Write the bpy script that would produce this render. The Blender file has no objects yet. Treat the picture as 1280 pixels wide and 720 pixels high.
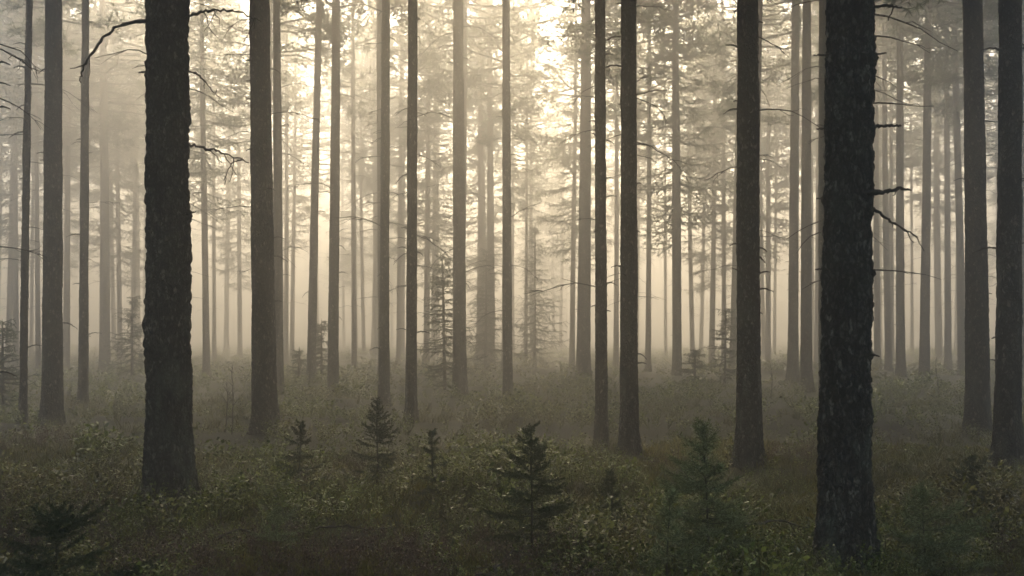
import bpy, math, random
import numpy as np
from mathutils import Vector, noise as mnoise

# ------------------------------------------------------------------ camera, sky, sun, exposure
S = bpy.context.scene
COL = S.collection
R = math.radians
CAMZ = 1.75
FPX = 35.0 / 36.0 * 1280.0          # focal length in photo pixels
HORIZON = 410.0                      # row of the horizon in the photo

cam_d = bpy.data.cameras.new("camera")
cam = bpy.data.objects.new("camera", cam_d)
COL.objects.link(cam)
cam.location = (0, 0, CAMZ)
cam.rotation_euler = (R(90), 0, 0)
cam_d.sensor_width = 36.0
cam_d.lens = 35.0
cam_d.shift_y = (HORIZON - 360.0) / 1280.0
cam_d.clip_start = 0.05
cam_d.clip_end = 2000.0
cam_d.dof.use_dof = True
cam_d.dof.focus_distance = 13.0
cam_d.dof.aperture_fstop = 3.2
S.camera = cam

SUN_EL, SUN_AZ = R(32.0), R(1.5)     # azimuth from +Y towards +X
w = bpy.data.worlds.new("World")
S.world = w
w.use_nodes = True
nt = w.node_tree
nt.nodes.clear()
sky = nt.nodes.new("ShaderNodeTexSky")
sky.sky_type = 'NISHITA'
sky.sun_disc = False
sky.sun_elevation = SUN_EL
sky.sun_rotation = SUN_AZ
sky.air_density = 1.0
sky.dust_density = 1.6
sky.ozone_density = 0.6
bg = nt.nodes.new("ShaderNodeBackground")
bg.inputs["Strength"].default_value = 0.12
wo = nt.nodes.new("ShaderNodeOutputWorld")
nt.links.new(sky.outputs[0], bg.inputs[0])
nt.links.new(bg.outputs[0], wo.inputs[0])

sun_d = bpy.data.lights.new("sun", 'SUN')
sun = bpy.data.objects.new("sun", sun_d)
COL.objects.link(sun)
sun_d.energy = 4.4
sun_d.angle = R(30.0)
sun_d.color = (1.0, 0.83, 0.60)
sdir = Vector((math.sin(SUN_AZ) * math.cos(SUN_EL), math.cos(SUN_AZ) * math.cos(SUN_EL), math.sin(SUN_EL)))
sun.rotation_euler = sdir.to_track_quat('Z', 'Y').to_euler()
sun.location = sdir * 60

S.view_settings.view_transform = 'Standard'
S.view_settings.look = 'None'
S.view_settings.exposure = 3.2
S.view_settings.gamma = 1.0
S.view_settings.use_curve_mapping = False
try:
    S.view_settings.use_white_balance = False
except Exception:
    pass
S.render.engine = 'CYCLES'
S.cycles.use_denoising = True
S.cycles.max_bounces = 5
S.cycles.diffuse_bounces = 2
S.cycles.glossy_bounces = 1
S.cycles.transmission_bounces = 2
S.cycles.volume_bounces = 0
S.cycles.sample_clamp_indirect = 4.0
S.cycles.caustics_reflective = False
S.cycles.caustics_refractive = False

HAZE_DENSITY = 0.033

# ------------------------------------------------------------------ helpers
def px(x, Y):
    """world X of photo column x at distance Y"""
    return (x - 640.0) / FPX * Y

def pz(y, Y):
    """world Z of photo row y at distance Y"""
    return CAMZ + (HORIZON - y) / FPX * Y

def tag(o, label=None, cat=None, group=None, kind=None):
    if label: o["label"] = label
    if cat: o["category"] = cat
    if group: o["group"] = group
    if kind: o["kind"] = kind
    return o

def empty(name, loc, rz=0.0, s=1.0):
    o = bpy.data.objects.new(name, None)
    o.empty_display_size = 0.2
    o.location = loc
    o.rotation_euler = (0, 0, rz)
    o.scale = (s, s, s)
    COL.objects.link(o)
    return o

def obj(name, mesh, parent=None):
    o = bpy.data.objects.new(name, mesh)
    COL.objects.link(o)
    if parent is not None:
        o.parent = parent
    return o

class MB:
    """collects numpy vertex blocks and faces; one mesh out"""
    def __init__(self):
        self.v, self.q, self.t, self.qm, self.tm, self.n = [], [], [], [], [], 0
    def add(self, v, quads=None, tris=None, m=0):
        v = np.asarray(v, dtype=np.float32).reshape(-1, 3)
        if quads is not None and len(quads):
            q = np.asarray(quads, dtype=np.int64).reshape(-1, 4) + self.n
            self.q.append(q); self.qm.append(np.full(len(q), m, np.int32))
        if tris is not None and len(tris):
            t = np.asarray(tris, dtype=np.int64).reshape(-1, 3) + self.n
            self.t.append(t); self.tm.append(np.full(len(t), m, np.int32))
        self.v.append(v); self.n += len(v)
    def mesh(self, name, mats, smooth=False):
        me = bpy.data.meshes.new(name)
        V = np.concatenate(self.v)
        Q = np.concatenate(self.q) if self.q else np.zeros((0, 4), np.int64)
        T = np.concatenate(self.t) if self.t else np.zeros((0, 3), np.int64)
        me.vertices.add(len(V)); me.vertices.foreach_set("co", V.ravel())
        nl = Q.size + T.size
        me.loops.add(nl)
        me.loops.foreach_set("vertex_index", np.concatenate([Q.ravel(), T.ravel()]).astype(np.int32))
        npoly = len(Q) + len(T)
        me.polygons.add(npoly)
        ls = np.concatenate([np.arange(len(Q)) * 4, Q.size + np.arange(len(T)) * 3]).astype(np.int32)
        me.polygons.foreach_set("loop_start", ls)
        mi = np.concatenate(self.qm + self.tm).astype(np.int32)
        for m in mats: me.materials.append(m)
        me.polygons.foreach_set("material_index", mi)
        me.polygons.foreach_set("use_smooth", np.full(npoly, smooth, dtype=bool))
        me.update(calc_edges=True)
        return me

def norm(a):
    return a / np.maximum(np.linalg.norm(a, axis=-1, keepdims=True), 1e-9)

def tube(mb, pts, rad, n=5, m=0, cap=True):
    pts = np.asarray(pts, float); rad = np.asarray(rad, float)
    k = len(pts)
    tg = norm(np.gradient(pts, axis=0))
    ref = np.array([0, 0, 1.0]) if abs(tg[:, 2]).mean() < 0.8 else np.array([1.0, 0, 0])
    a = norm(np.cross(tg, ref)); b = np.cross(tg, a)
    th = np.arange(n) / n * 2 * np.pi
    V = pts[:, None] + rad[:, None, None] * (np.cos(th)[None, :, None] * a[:, None] + np.sin(th)[None, :, None] * b[:, None])
    i = np.arange(k - 1)[:, None]; j = np.arange(n)[None]
    q = np.stack([i * n + j, i * n + (j + 1) % n, (i + 1) * n + (j + 1) % n, (i + 1) * n + j], -1).reshape(-1, 4)
    mb.add(V, q, None, m)

def blades(mb, P, D, L, W, rng, m=0):
    """thin triangles from points P along D with length L and base width W"""
    P = np.asarray(P); D = norm(np.asarray(D)); n = len(P)
    r = norm(np.cross(D, rng.normal(size=(n, 3))))
    L = np.broadcast_to(L, (n,))[:, None]; W = np.broadcast_to(W, (n,))[:, None]
    V = np.stack([P - r * W * .5, P + r * W * .5, P + D * L], 1).reshape(-1, 3)
    t = np.arange(n)[:, None] * 3 + np.array([[0, 1, 2]])
    mb.add(V, None, t, m)

def slivers(mb, P, D, L, W, rng, m=0):
    """lens-shaped quads (a needle spray or a leaf): widest at 40 %"""
    P = np.asarray(P); D = norm(np.asarray(D)); n = len(P)
    r = norm(np.cross(D, rng.normal(size=(n, 3))))
    L = np.broadcast_to(L, (n,))[:, None]; W = np.broadcast_to(W, (n,))[:, None]
    mid = P + D * L * .42
    V = np.stack([P, mid + r * W * .5, P + D * L, mid - r * W * .5], 1).reshape(-1, 3)
    q = np.arange(n)[:, None] * 4 + np.array([[0, 1, 2, 3]])
    mb.add(V, q, None, m)

def _h(ix, iy, s):
    n = (ix.astype(np.int64) * 374761393 + iy.astype(np.int64) * 668265263 + s * 974634253) & 0x7fffffff
    n = ((n ^ (n >> 13)) * 1274126177) & 0x7fffffff
    return ((n ^ (n >> 16)) & 0xffff) / 65535.0

def vnoise(x, y, s=0):
    x = np.asarray(x, float); y = np.asarray(y, float)
    ix, iy = np.floor(x), np.floor(y)
    fx, fy = x - ix, y - iy
    fx = fx * fx * (3 - 2 * fx); fy = fy * fy * (3 - 2 * fy)
    a, b = _h(ix, iy, s), _h(ix + 1, iy, s)
    c, d = _h(ix, iy + 1, s), _h(ix + 1, iy + 1, s)
    return (a + (b - a) * fx) + ((c + (d - c) * fx) - (a + (b - a) * fx)) * fy

def fbm(x, y, s=0, o=4):
    v, a, t = 0, 1, 0
    for i in range(o):
        v = v + a * vnoise(x * 2 ** i + 17 * i, y * 2 ** i - 9 * i, s + i); t += a; a *= .5
    return v / t

def ground_z(x, y):
    x = np.asarray(x, float); y = np.asarray(y, float)
    z = (fbm(x * .11, y * .11, 3, 2) - .5) * .36
    z = z + (fbm(x * .55, y * .55, 11, 3) - .5) * .46
    return z

# ------------------------------------------------------------------ materials
def mat(name):
    m = bpy.data.materials.new(name)
    m.use_nodes = True
    t = m.node_tree
    t.nodes.clear()
    return m, t, t.nodes.new("ShaderNodeOutputMaterial")

def nd(t, typ, **kw):
    n = t.nodes.new(typ)
    for k, v in kw.items():
        if k in n.inputs: n.inputs[k].default_value = v
        else: setattr(n, k, v)
    return n

def ramp(t, stops, fac):
    r = t.nodes.new("ShaderNodeValToRGB")
    e = r.color_ramp.elements
    while len(e) < len(stops): e.new(0.5)
    for i, (p, c) in enumerate(stops):
        e[i].position = p; e[i].color = (*c, 1)
    t.links.new(fac, r.inputs[0])
    return r

def mix(t, a, b, fac, mode='MIX'):
    m = t.nodes.new("ShaderNodeMix")
    m.data_type = 'RGBA'; m.blend_type = mode
    for s, v in ((6, a), (7, b), (0, fac)):
        if hasattr(v, "links"): t.links.new(v, m.inputs[s])
        elif isinstance(v, tuple): m.inputs[s].default_value = (*v, 1)
        else: m.inputs[s].default_value = v
    return m.outputs[2]

def mapping(t, coord, scale):
    mp = t.nodes.new("ShaderNodeMapping")
    mp.inputs["Scale"].default_value = scale
    t.links.new(coord, mp.inputs[0])
    return mp.outputs[0]

def bark_material(name, plate, crevice, lichen, upper):
    m, t, out = mat(name)
    tc = t.nodes.new("ShaderNodeTexCoord")
    oi = t.nodes.new("ShaderNodeObjectInfo")
    off = t.nodes.new("ShaderNodeVectorMath"); off.operation = 'MULTIPLY_ADD'
    cmb = t.nodes.new("ShaderNodeCombineXYZ")
    for i in range(3): t.links.new(oi.outputs["Random"], cmb.inputs[i])
    t.links.new(cmb.outputs[0], off.inputs[0]); off.inputs[1].default_value = (31, 17, 23)
    t.links.new(tc.outputs["Object"], off.inputs[2])
    co = off.outputs[0]
    warp = nd(t, "ShaderNodeTexNoise", Scale=11.0, Detail=5.0, Roughness=.65)
    t.links.new(mapping(t, co, (1, 1, .5)), warp.inputs["Vector"])
    wv = t.nodes.new("ShaderNodeVectorMath"); wv.operation = 'MULTIPLY_ADD'
    t.links.new(warp.outputs["Color"], wv.inputs[0]); wv.inputs[1].default_value = (.11, .11, .20)
    t.links.new(co, wv.inputs[2])
    vo = nd(t, "ShaderNodeTexVoronoi", Scale=27.0)
    vo.feature = 'DISTANCE_TO_EDGE'
    t.links.new(mapping(t, wv.outputs[0], (1, 1, .6)), vo.inputs["Vector"])
    vc = nd(t, "ShaderNodeTexVoronoi", Scale=27.0)
    t.links.new(mapping(t, wv.outputs[0], (1, 1, .6)), vc.inputs["Vector"])
    fine = nd(t, "ShaderNodeTexNoise", Scale=70.0, Detail=6.0, Roughness=.7)
    t.links.new(mapping(t, co, (1, 1, .6)), fine.inputs["Vector"])
    edge = ramp(t, [(0.0, (.12, .12, .12)), (.22, (.65, .65, .65)), (.5, (1, 1, 1))], vo.outputs["Distance"])
    base = mix(t, crevice, plate, edge.outputs[0])
    sep = t.nodes.new("ShaderNodeSeparateColor"); t.links.new(vc.outputs["Color"], sep.inputs[0])
    tone = ramp(t, [(0, (.35, .35, .37)), (.6, (.95, .92, .88)), (.82, (1.35, 1.31, 1.25)), (.92, (2.0, 1.95, 1.9)), (1, (3.0, 2.95, 2.85))], sep.outputs[0])
    base = mix(t, base, tone.outputs[0], 1.0, 'MULTIPLY')
    ft = ramp(t, [(.25, (.35, .35, .35)), (.5, (1, 1, 1)), (.72, (1.8, 1.8, 1.8))], fine.outputs[0])
    base = mix(t, base, ft.outputs[0], 1.0, 'MULTIPLY')
    # orange upper bark
    sx = t.nodes.new("ShaderNodeSeparateXYZ"); t.links.new(tc.outputs["Object"], sx.inputs[0])
    up = nd(t, "ShaderNodeMapRange"); up.inputs[1].default_value = 4.0; up.inputs[2].default_value = 13.0
    t.links.new(sx.outputs[2], up.inputs[0])
    base = mix(t, base, mix(t, base, upper, .75), up.outputs[0])
    # grey-green lichen, mostly low on the stem
    ln = nd(t, "ShaderNodeTexNoise", Scale=4.5, Detail=7.0, Roughness=.72)
    t.links.new(mapping(t, co, (1, 1, .4)), ln.inputs["Vector"])
    lf = ramp(t, [(.50, (0, 0, 0)), (.66, (1, 1, 1))], ln.outputs[0])
    low = nd(t, "ShaderNodeMapRange"); low.inputs[1].default_value = 0.0; low.inputs[2].default_value = 3.0
    low.inputs[3].default_value = .8; low.inputs[4].default_value = .22
    t.links.new(sx.outputs[2], low.inputs[0])
    mu = t.nodes.new("ShaderNodeMath"); mu.operation = 'MULTIPLY'
    t.links.new(lf.outputs[0], mu.inputs[0]); t.links.new(low.outputs[0], mu.inputs[1])
    base = mix(t, base, mix(t, lichen, ft.outputs[0], 1.0, 'MULTIPLY'), mu.outputs[0])
    b = nd(t, "ShaderNodeBsdfPrincipled", Roughness=.92)
    t.links.new(base, b.inputs["Base Color"])
    hs = t.nodes.new("ShaderNodeMath"); hs.operation = 'MULTIPLY_ADD'
    t.links.new(edge.outputs[0], hs.inputs[0]); hs.inputs[1].default_value = .8
    t.links.new(fine.outputs[0], hs.inputs[2])
    bp = nd(t, "ShaderNodeBump", Strength=1.0, Distance=.035)
    t.links.new(hs.outputs[0], bp.inputs["Height"])
    t.links.new(bp.outputs[0], b.inputs["Normal"])
    t.links.new(b.outputs[0], out.inputs[0])
    return m

BARK = bark_material("pine_bark", (.175, .158, .130), (.009, .008, .006), (.21, .225, .16), (.20, .115, .07))

def twig_material():
    m, t, out = mat("twig_bark")
    tc = t.nodes.new("ShaderNodeTexCoord")
    n = nd(t, "ShaderNodeTexNoise", Scale=22.0, Detail=5.0)
    t.links.new(tc.outputs["Object"], n.inputs["Vector"])
    r = ramp(t, [(.3, (.025, .02, .017)), (.6, (.07, .058, .047)), (.75, (.12, .125, .10))], n.outputs[0])
    b = nd(t, "ShaderNodeBsdfPrincipled", Roughness=.9)
    t.links.new(r.outputs[0], b.inputs["Base Color"])
    t.links.new(b.outputs[0], out.inputs[0])
    return m
TWIG = twig_material()

def leaf_material(name, stops, patch=None, patch_scale=.5, rough=.42, trans=.3, spec=.5):
    """per-leaf colour from the island's random number, drifting over the ground in patches"""
    m, t, out = mat(name)
    geo = t.nodes.new("ShaderNodeNewGeometry")
    r = ramp(t, stops, geo.outputs["Random Per Island"])
    c = r.outputs[0]
    if patch:
        n = nd(t, "ShaderNodeTexNoise", Scale=patch_scale, Detail=3.0, Roughness=.6)
        t.links.new(geo.outputs["Position"], n.inputs["Vector"])
        f = ramp(t, [(.50, (0, 0, 0)), (.68, (1, 1, 1))], n.outputs[0])
        r2 = ramp(t, patch, geo.outputs["Random Per Island"])
        c = mix(t, c, r2.outputs[0], f.outputs[0])
    b = nd(t, "ShaderNodeBsdfPrincipled", Roughness=rough)
    b.inputs["Specular IOR Level"].default_value = spec
    t.links.new(c, b.inputs["Base Color"])
    tr = t.nodes.new("ShaderNodeBsdfTranslucent")
    t.links.new(c, tr.inputs[0])
    ms = t.nodes.new("ShaderNodeMixShader"); ms.inputs[0].default_value = trans
    t.links.new(b.outputs[0], ms.inputs[1]); t.links.new(tr.outputs[0], ms.inputs[2])
    t.links.new(ms.outputs[0], out.inputs[0])
    return m

PINE_NEEDLE = leaf_material("pine_needles", [(0, (.036, .062, .020)), (.6, (.070, .105, .032)), (1, (.115, .145, .045))], rough=.5, trans=.5)
SPRUCE_NEEDLE = leaf_material("spruce_needles", [(0, (.026, .052, .020)), (.6, (.052, .088, .030)), (1, (.085, .12, .04))], rough=.5, trans=.45)
YOUNG_NEEDLE = leaf_material("young_spruce_needles", [(0, (.024, .040, .014)), (.6, (.045, .070, .024)), (1, (.085, .115, .04))], rough=.55, trans=.2, spec=.3)
PALE_NEEDLE = leaf_material("pale_spruce_needles", [(0, (.09, .12, .045)), (.6, (.22, .26, .11)), (1, (.45, .48, .26))], rough=.5, trans=.3, spec=.35)
BILBERRY = leaf_material("bilberry_leaves",
    [(0, (.022, .038, .008)), (.4, (.105, .145, .024)), (.78, (.27, .31, .055)), (1, (.42, .44, .16))],  # brightest leaf tones stand in for glints of sky
    [(0, (.045, .038, .014)), (.45, (.150, .120, .036)), (.8, (.26, .21, .06)), (1, (.42, .36, .15))], .35, rough=.45, trans=.35)
HEATHER = leaf_material("heather", [(0, (.055, .030, .020)), (.6, (.115, .066, .044)), (.9, (.18, .11, .075)), (1, (.32, .24, .18))], rough=.55, trans=.2)
MOSS = leaf_material("moss_blades", [(0, (.085, .085, .018)), (.6, (.19, .175, .034)), (1, (.32, .27, .06))],
    [(0, (.05, .065, .018)), (.6, (.09, .115, .03)), (1, (.15, .17, .05))], .6, rough=.65, trans=.35)

def moss_bright():
    return leaf_material("yellow_moss", [(0, (.12, .11, .02)), (.6, (.26, .23, .04)), (1, (.40, .34, .08))], rough=.7, trans=.35)

def ground_material():
    m, t, out = mat("forest_floor")
    geo = t.nodes.new("ShaderNodeNewGeometry")
    n1 = nd(t, "ShaderNodeTexNoise", Scale=.7, Detail=6.0, Roughness=.65)
    n2 = nd(t, "ShaderNodeTexNoise", Scale=26.0, Detail=6.0, Roughness=.7)
    for n in (n1, n2): t.links.new(geo.outputs["Position"], n.inputs["Vector"])
    a = ramp(t, [(.35, (.034, .026, .015)), (.5, (.050, .050, .019)), (.65, (.090, .080, .026))], n1.outputs[0])
    bmul = ramp(t, [(.3, (.35, .35, .35)), (.55, (1, 1, 1)), (.75, (1.7, 1.6, 1.4))], n2.outputs[0])
    c = mix(t, a.outputs[0], bmul.outputs[0], 1.0, 'MULTIPLY')
    b = nd(t, "ShaderNodeBsdfPrincipled", Roughness=.95)
    t.links.new(c, b.inputs["Base Color"])
    bp = nd(t, "ShaderNodeBump", Strength=1.0, Distance=.05)
    t.links.new(n2.outputs[0], bp.inputs["Height"]); t.links.new(bp.outputs[0], b.inputs["Normal"])
    t.links.new(b.outputs[0], out.inputs[0])
    return m

# ------------------------------------------------------------------ ground
def build_ground():
    mb = MB()
    ys = np.concatenate([np.arange(-40, 0, 2.0), np.arange(0, 40, .2), np.arange(40, 100, 1.0), np.arange(100, 301, 10.0)])
    xs = np.concatenate([np.arange(-300, -60, 12.0), np.arange(-60, -16, 1.0), np.arange(-16, 16, .2), np.arange(16, 60, 1.0), np.arange(60, 301, 12.0)])
    X, Y = np.meshgrid(xs, ys)
    V = np.stack([X, Y, ground_z(X, Y)], -1).reshape(-1, 3)
    nx, ny = len(xs), len(ys)
    i = np.arange(ny - 1)[:, None] * nx + np.arange(nx - 1)[None]
    q = np.stack([i, i + 1, i + nx + 1, i + nx], -1).reshape(-1, 4)
    mb.add(V, q)
    o = obj("ground", mb.mesh("ground", [ground_material()], True))
    tag(o, "dark mossy forest floor under the shrubs and pines", "ground", kind="structure")
build_ground()

# ------------------------------------------------------------------ tree parts
def trunk_radius(z, H, r):
    taper = (1 - .62 * (z / H) ** 1.15) * np.clip((H - z) / (H * .12), 0.02, 1) ** .7
    return r * taper + r * .24 * np.exp(-z / .20) + r * .13 * np.exp(-z / .9)

def trunk_mesh(seed, H, r, lean=(0, 0), nseg=40, zs=None, amp=.006, knots=(), freq=30.0, coarse_above=None, twigs=0):
    """r = radius at breast height; lean = horizontal drift per metre of height"""
    rng = np.random.default_rng(seed)
    if zs is None: zs = np.concatenate([np.arange(-.25, 1.5, .06), np.arange(1.5, 9, .12), np.arange(9, H, .6), [H]])
    zs = np.asarray(zs, float)
    k = len(zs)
    th = np.arange(nseg) / nseg * 2 * np.pi
    zc = np.maximum(zs, 0)
    rr = trunk_radius(zc, H, r / (1 - .62 * (1.3 / H) ** 1.15))
    bow = rng.normal(0, .065, 2); ph = rng.uniform(0, 6.28, 2)
    cx = lean[0] * zc + bow[0] * np.sin(zc / 7.0 + ph[0]) - bow[0] * math.sin(ph[0])
    cy = lean[1] * zc + bow[1] * np.sin(zc / 6.0 + ph[1]) - bow[1] * math.sin(ph[1])
    nroot = rng.integers(4, 7); rph = rng.uniform(0, 6.28)
    lobes = 1 + (.24 * np.exp(-zc / .26))[:, None] * np.cos(nroot * th + rph)[None] + .02 * np.sin(2 * th + rph)[None]
    rad = rr[:, None] * lobes
    X = np.cos(th)[None] * rad; Y = np.sin(th)[None] * rad
    D = np.zeros((k, nseg))
    o = Vector((seed * 3.7, seed * 1.3, 0))
    for i in range(k):
        if zs[i] > 9: 
            D[i] = rng.normal(0, .002, nseg); continue
        fz = .42
        for j in range(nseg):
            p = Vector((X[i, j] * freq, Y[i, j] * freq, zs[i] * freq * fz)) + o
            p += mnoise.noise_vector(p * .35) * 1.0 + mnoise.noise_vector(p * 1.1) * .35
            d = mnoise.voronoi(p)[0]
            e = min(1.0, (d[1] - d[0]) * 2.6)
            D[i, j] = amp * (e - .6) + amp * .8 * mnoise.noise(p * 2.1) + amp * 1.3 * mnoise.noise(p * .16)
    for (kz, ka, kr, kh) in knots:   # swollen whorls: height, angle or None for all round, extra radius, half height
        g = np.exp(-((zs - kz) / kh) ** 2)[:, None]
        if ka is None: s = (.7 + .5 * np.sin(3 * th + kz * 9))[None]
        else: s = np.exp(-(np.angle(np.exp(1j * (th - ka))) / .25) ** 2)[None]
        D += kr * g * s
    X += np.cos(th)[None] * D; Y += np.sin(th)[None] * D
    V = np.stack([X + cx[:, None], Y + cy[:, None], np.repeat(zs[:, None], nseg, 1)], -1)
    mb = MB()
    i = np.arange(k - 1)[:, None]; j = np.arange(nseg)[None]
    q = np.stack([i * nseg + j, i * nseg + (j + 1) % nseg, (i + 1) * nseg + (j + 1) % nseg, (i + 1) * nseg + j], -1).reshape(-1, 4)
    mb.add(V, q)
    for _ in range(twigs):
        z = rng.uniform(2.5, 11); a = rng.uniform(0, 6.28)
        add_dead_branch(mb, rng, rng.uniform(.3, 1.3), a, (np.interp(z, zs, cx), np.interp(z, zs, cy), z), .012, side=1)
    me = mb.mesh("trunk", [BARK], True)
    axis = lambda z: (float(np.interp(z, zs, cx)), float(np.interp(z, zs, cy)), float(np.interp(z, zs, rr)))
    return me, axis

def add_dead_branch(mb, rng, L, a, base, r0, m=0, side=3, droop=None):
    n = 7
    s = np.linspace(0, 1, n)
    up = rng.uniform(-.15, .3)
    dr = droop if droop is not None else rng.uniform(.1, .6)
    out = L * s
    wig = np.cumsum(rng.normal(0, .035 * L, n)); wig -= wig[0]
    z = L * (up * s - dr * s ** 2) + rng.normal(0, .012 * L, n) * (s > 0)
    d = np.array([math.cos(a), math.sin(a)]); p = np.array([-math.sin(a), math.cos(a)])
    pts = np.stack([base[0] + d[0] * out + p[0] * wig, base[1] + d[1] * out + p[1] * wig, base[2] + z], -1)
    tube(mb, pts, r0 * (1 - .8 * s) + .0015, 5, m)
    for _ in range(side):
        k = rng.integers(2, n - 1)
        a2 = a + rng.choice([-1, 1]) * rng.uniform(.4, 1.0)
        l2 = L * rng.uniform(.15, .4)
        s2 = np.linspace(0, 1, 4)
        q = pts[k] + np.stack([math.cos(a2) * l2 * s2, math.sin(a2) * l2 * s2, -l2 * rng.uniform(0, .7) * s2 ** 1.5], -1) + rng.normal(0, .02 * L, (4, 3)) * s2[:, None]
        tube(mb, q, r0 * .4 * (1 - .75 * s2) + .001, 4, m)

def path_branch(pts, r0, seed, twigs=0, n=6):
    """a dead branch along given points (thing-local), with knobs and side twigs"""
    rng = np.random.default_rng(seed)
    pts = np.asarray(pts, float)
    k = max(12, 5 * len(pts))
    t = np.linspace(0, len(pts) - 1, k)
    # Catmull-like smooth interpolation
    P = np.stack([np.interp(t, np.arange(len(pts)), pts[:, i]) for i in range(3)], -1)
    for _ in range(2): P[1:-1] = (P[:-2] + 2 * P[1:-1] + P[2:]) / 4
    L = np.linalg.norm(pts[-1] - pts[0])
    P[1:] += rng.normal(0, .010 * L, (k - 1, 3))
    mb = MB()
    s = np.linspace(0, 1, k)
    tube(mb, P, (r0 * (1 - .75 * s) + .0015) * (1 + .25 * rng.normal(size=k).clip(-1, 1)) , n)
    tip = mb.v[-1].reshape(k, n, 3)[-1]
    mb.add(tip, None, [(0, i, i + 1) for i in range(1, n - 1)])
    for _ in range(twigs):
        i = rng.integers(k // 3, k - 1)
        s2 = np.linspace(0, 1, 5)
        d = (P[-1] - P[0]) / L
        dd = norm(d * rng.uniform(.2, .9) + rng.normal(0, .35, 3) + np.array([0, 0, -.5]))
        l2 = L * rng.uniform(.12, .35)
        tube(mb, P[i] + dd * l2 * s2[:, None] + rng.normal(0, .02 * L, (5, 3)) * s2[:, None], r0 * .3 * (1 - .7 * s2) + .001, 4)
    return mb.mesh("branch", [TWIG], True)

def pine_crown_mesh(seed, H, z0, spread=2.2, nb=64, dens=1.0):
    rng = np.random.default_rng(seed)
    mb = MB()
    P, D, L = [], [], []
    for i in range(nb):
        f = (i + rng.uniform(0, 1)) / nb
        z = z0 + (H - z0) * f ** .9
        prof = (.50 + .85 * min(1, f / .3)) * (1 - max(0, f - .3) / .7 * .85) if f < 1 else .15
        ln = spread * prof * rng.uniform(.55, 1.15) * .8
        a = rng.uniform(0, 2 * np.pi)
        el = -.25 + .9 * f + rng.normal(0, .15)
        n = 6; s = np.linspace(0, 1, n)
        ddir = np.array([math.cos(a) * math.cos(el), math.sin(a) * math.cos(el), math.sin(el)])
        pts = np.array([0, 0, z]) + ddir * (ln * s)[:, None] + np.array([0, 0, 1.0]) * (.18 * ln * s ** 2)[:, None] + rng.normal(0, .05 * ln, (n, 3)) * s[:, None]
        tube(mb, pts, .035 * (ln / 2.2) * (1 - .8 * s) + .005, 4, 0)
        for _ in range(int(rng.integers(8, 14) * dens)):
            t = rng.uniform(.25, 1.0)
            b = np.array([np.interp(t, s, pts[:, c]) for c in range(3)])
            td = norm(ddir * .7 + rng.normal(0, .6, 3) + np.array([0, 0, .25]))
            tl = rng.uniform(.15, .55) * (ln / 2.0) + .1
            blades(mb, [b], [td], tl, .012, rng, 0)
            for u in np.linspace(.35, 1, 4):
                P.append(b + td * tl * u + rng.normal(0, .04, 3)); D.append(td)
    P = np.array(P); D = np.array(D)
    k = 9
    PP = np.repeat(P, k, 0); DD = norm(np.repeat(D, k, 0) * .7 + rng.normal(0, .75, (len(P) * k, 3)))
    blades(mb, PP, DD, rng.uniform(.08, .17, len(PP)), .022, rng, 1)
    return mb.mesh("crown", [TWIG, PINE_NEEDLE], False)

def spruce_crown_mesh(seed, H, z0, rmax, step=.30, per=7, needle=.075, wid=.022, twig=.55, mats=None, trunk_r=None):
    """conical crown of drooping boughs with hanging sprays"""
    rng = np.random.default_rng(seed)
    mb = MB()
    z = z0
    P, D = [], []
    while z < H - .15:
        f = (z - z0) / (H - z0)
        env = rmax * (1 - f) ** .8 * min(1, .55 + f * 3) + .12
        for i in range(per):
            if rng.uniform() < .30: continue
            ln = env * rng.uniform(.35, 1.15)
            a = rng.uniform(0, 2 * np.pi)
            n = 6; s = np.linspace(0, 1, n)
            dr = (.42 * (1 - f) - .28 * f) + rng.normal(0, .08)
            zz = z + rng.uniform(-.6, .6) * step + ln * (-dr * s + .30 * (1 - f) * s ** 2.5 )
            pts = np.stack([math.cos(a) * ln * s, math.sin(a) * ln * s, zz], -1) + rng.normal(0, .02 * ln, (n, 3)) * s[:, None]
            tube(mb, pts, .02 * ln / max(rmax, .5) * (1 - .8 * s) + .003, 3, 0)
            nt = max(4, int(ln / .135))
            for q in range(nt):
                t = .12 + .88 * (q + rng.uniform()) / nt
                b = np.array([np.interp(t, s, pts[:, c]) for c in range(3)])
                sg = 1 if q % 2 else -1
                aa = a + sg * rng.uniform(.5, 1.1)
                td = norm(np.array([math.cos(aa), math.sin(aa), -rng.uniform(-.35, 1.1)]))
                tl = twig * ln * .5 * (1.1 - t * .7) * rng.uniform(.5, 1.1) + .04
                for u in np.linspace(0, 1, max(3, int(tl / (needle * .5)))):
                    P.append(b + td * tl * u); D.append(td)
        z += step * rng.uniform(.75, 1.25) * (1 - .45 * f)
    P = np.array(P); D = np.array(D)
    k = 4
    PP = np.repeat(P, k, 0); DD = norm(np.repeat(D, k, 0) + rng.normal(0, .5, (len(P) * k, 3)))
    blades(mb, PP, DD, needle * rng.uniform(.7, 1.3, len(PP)), wid, rng, 1)
    return mb.mesh("crown", mats or [TWIG, SPRUCE_NEEDLE], False)

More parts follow.
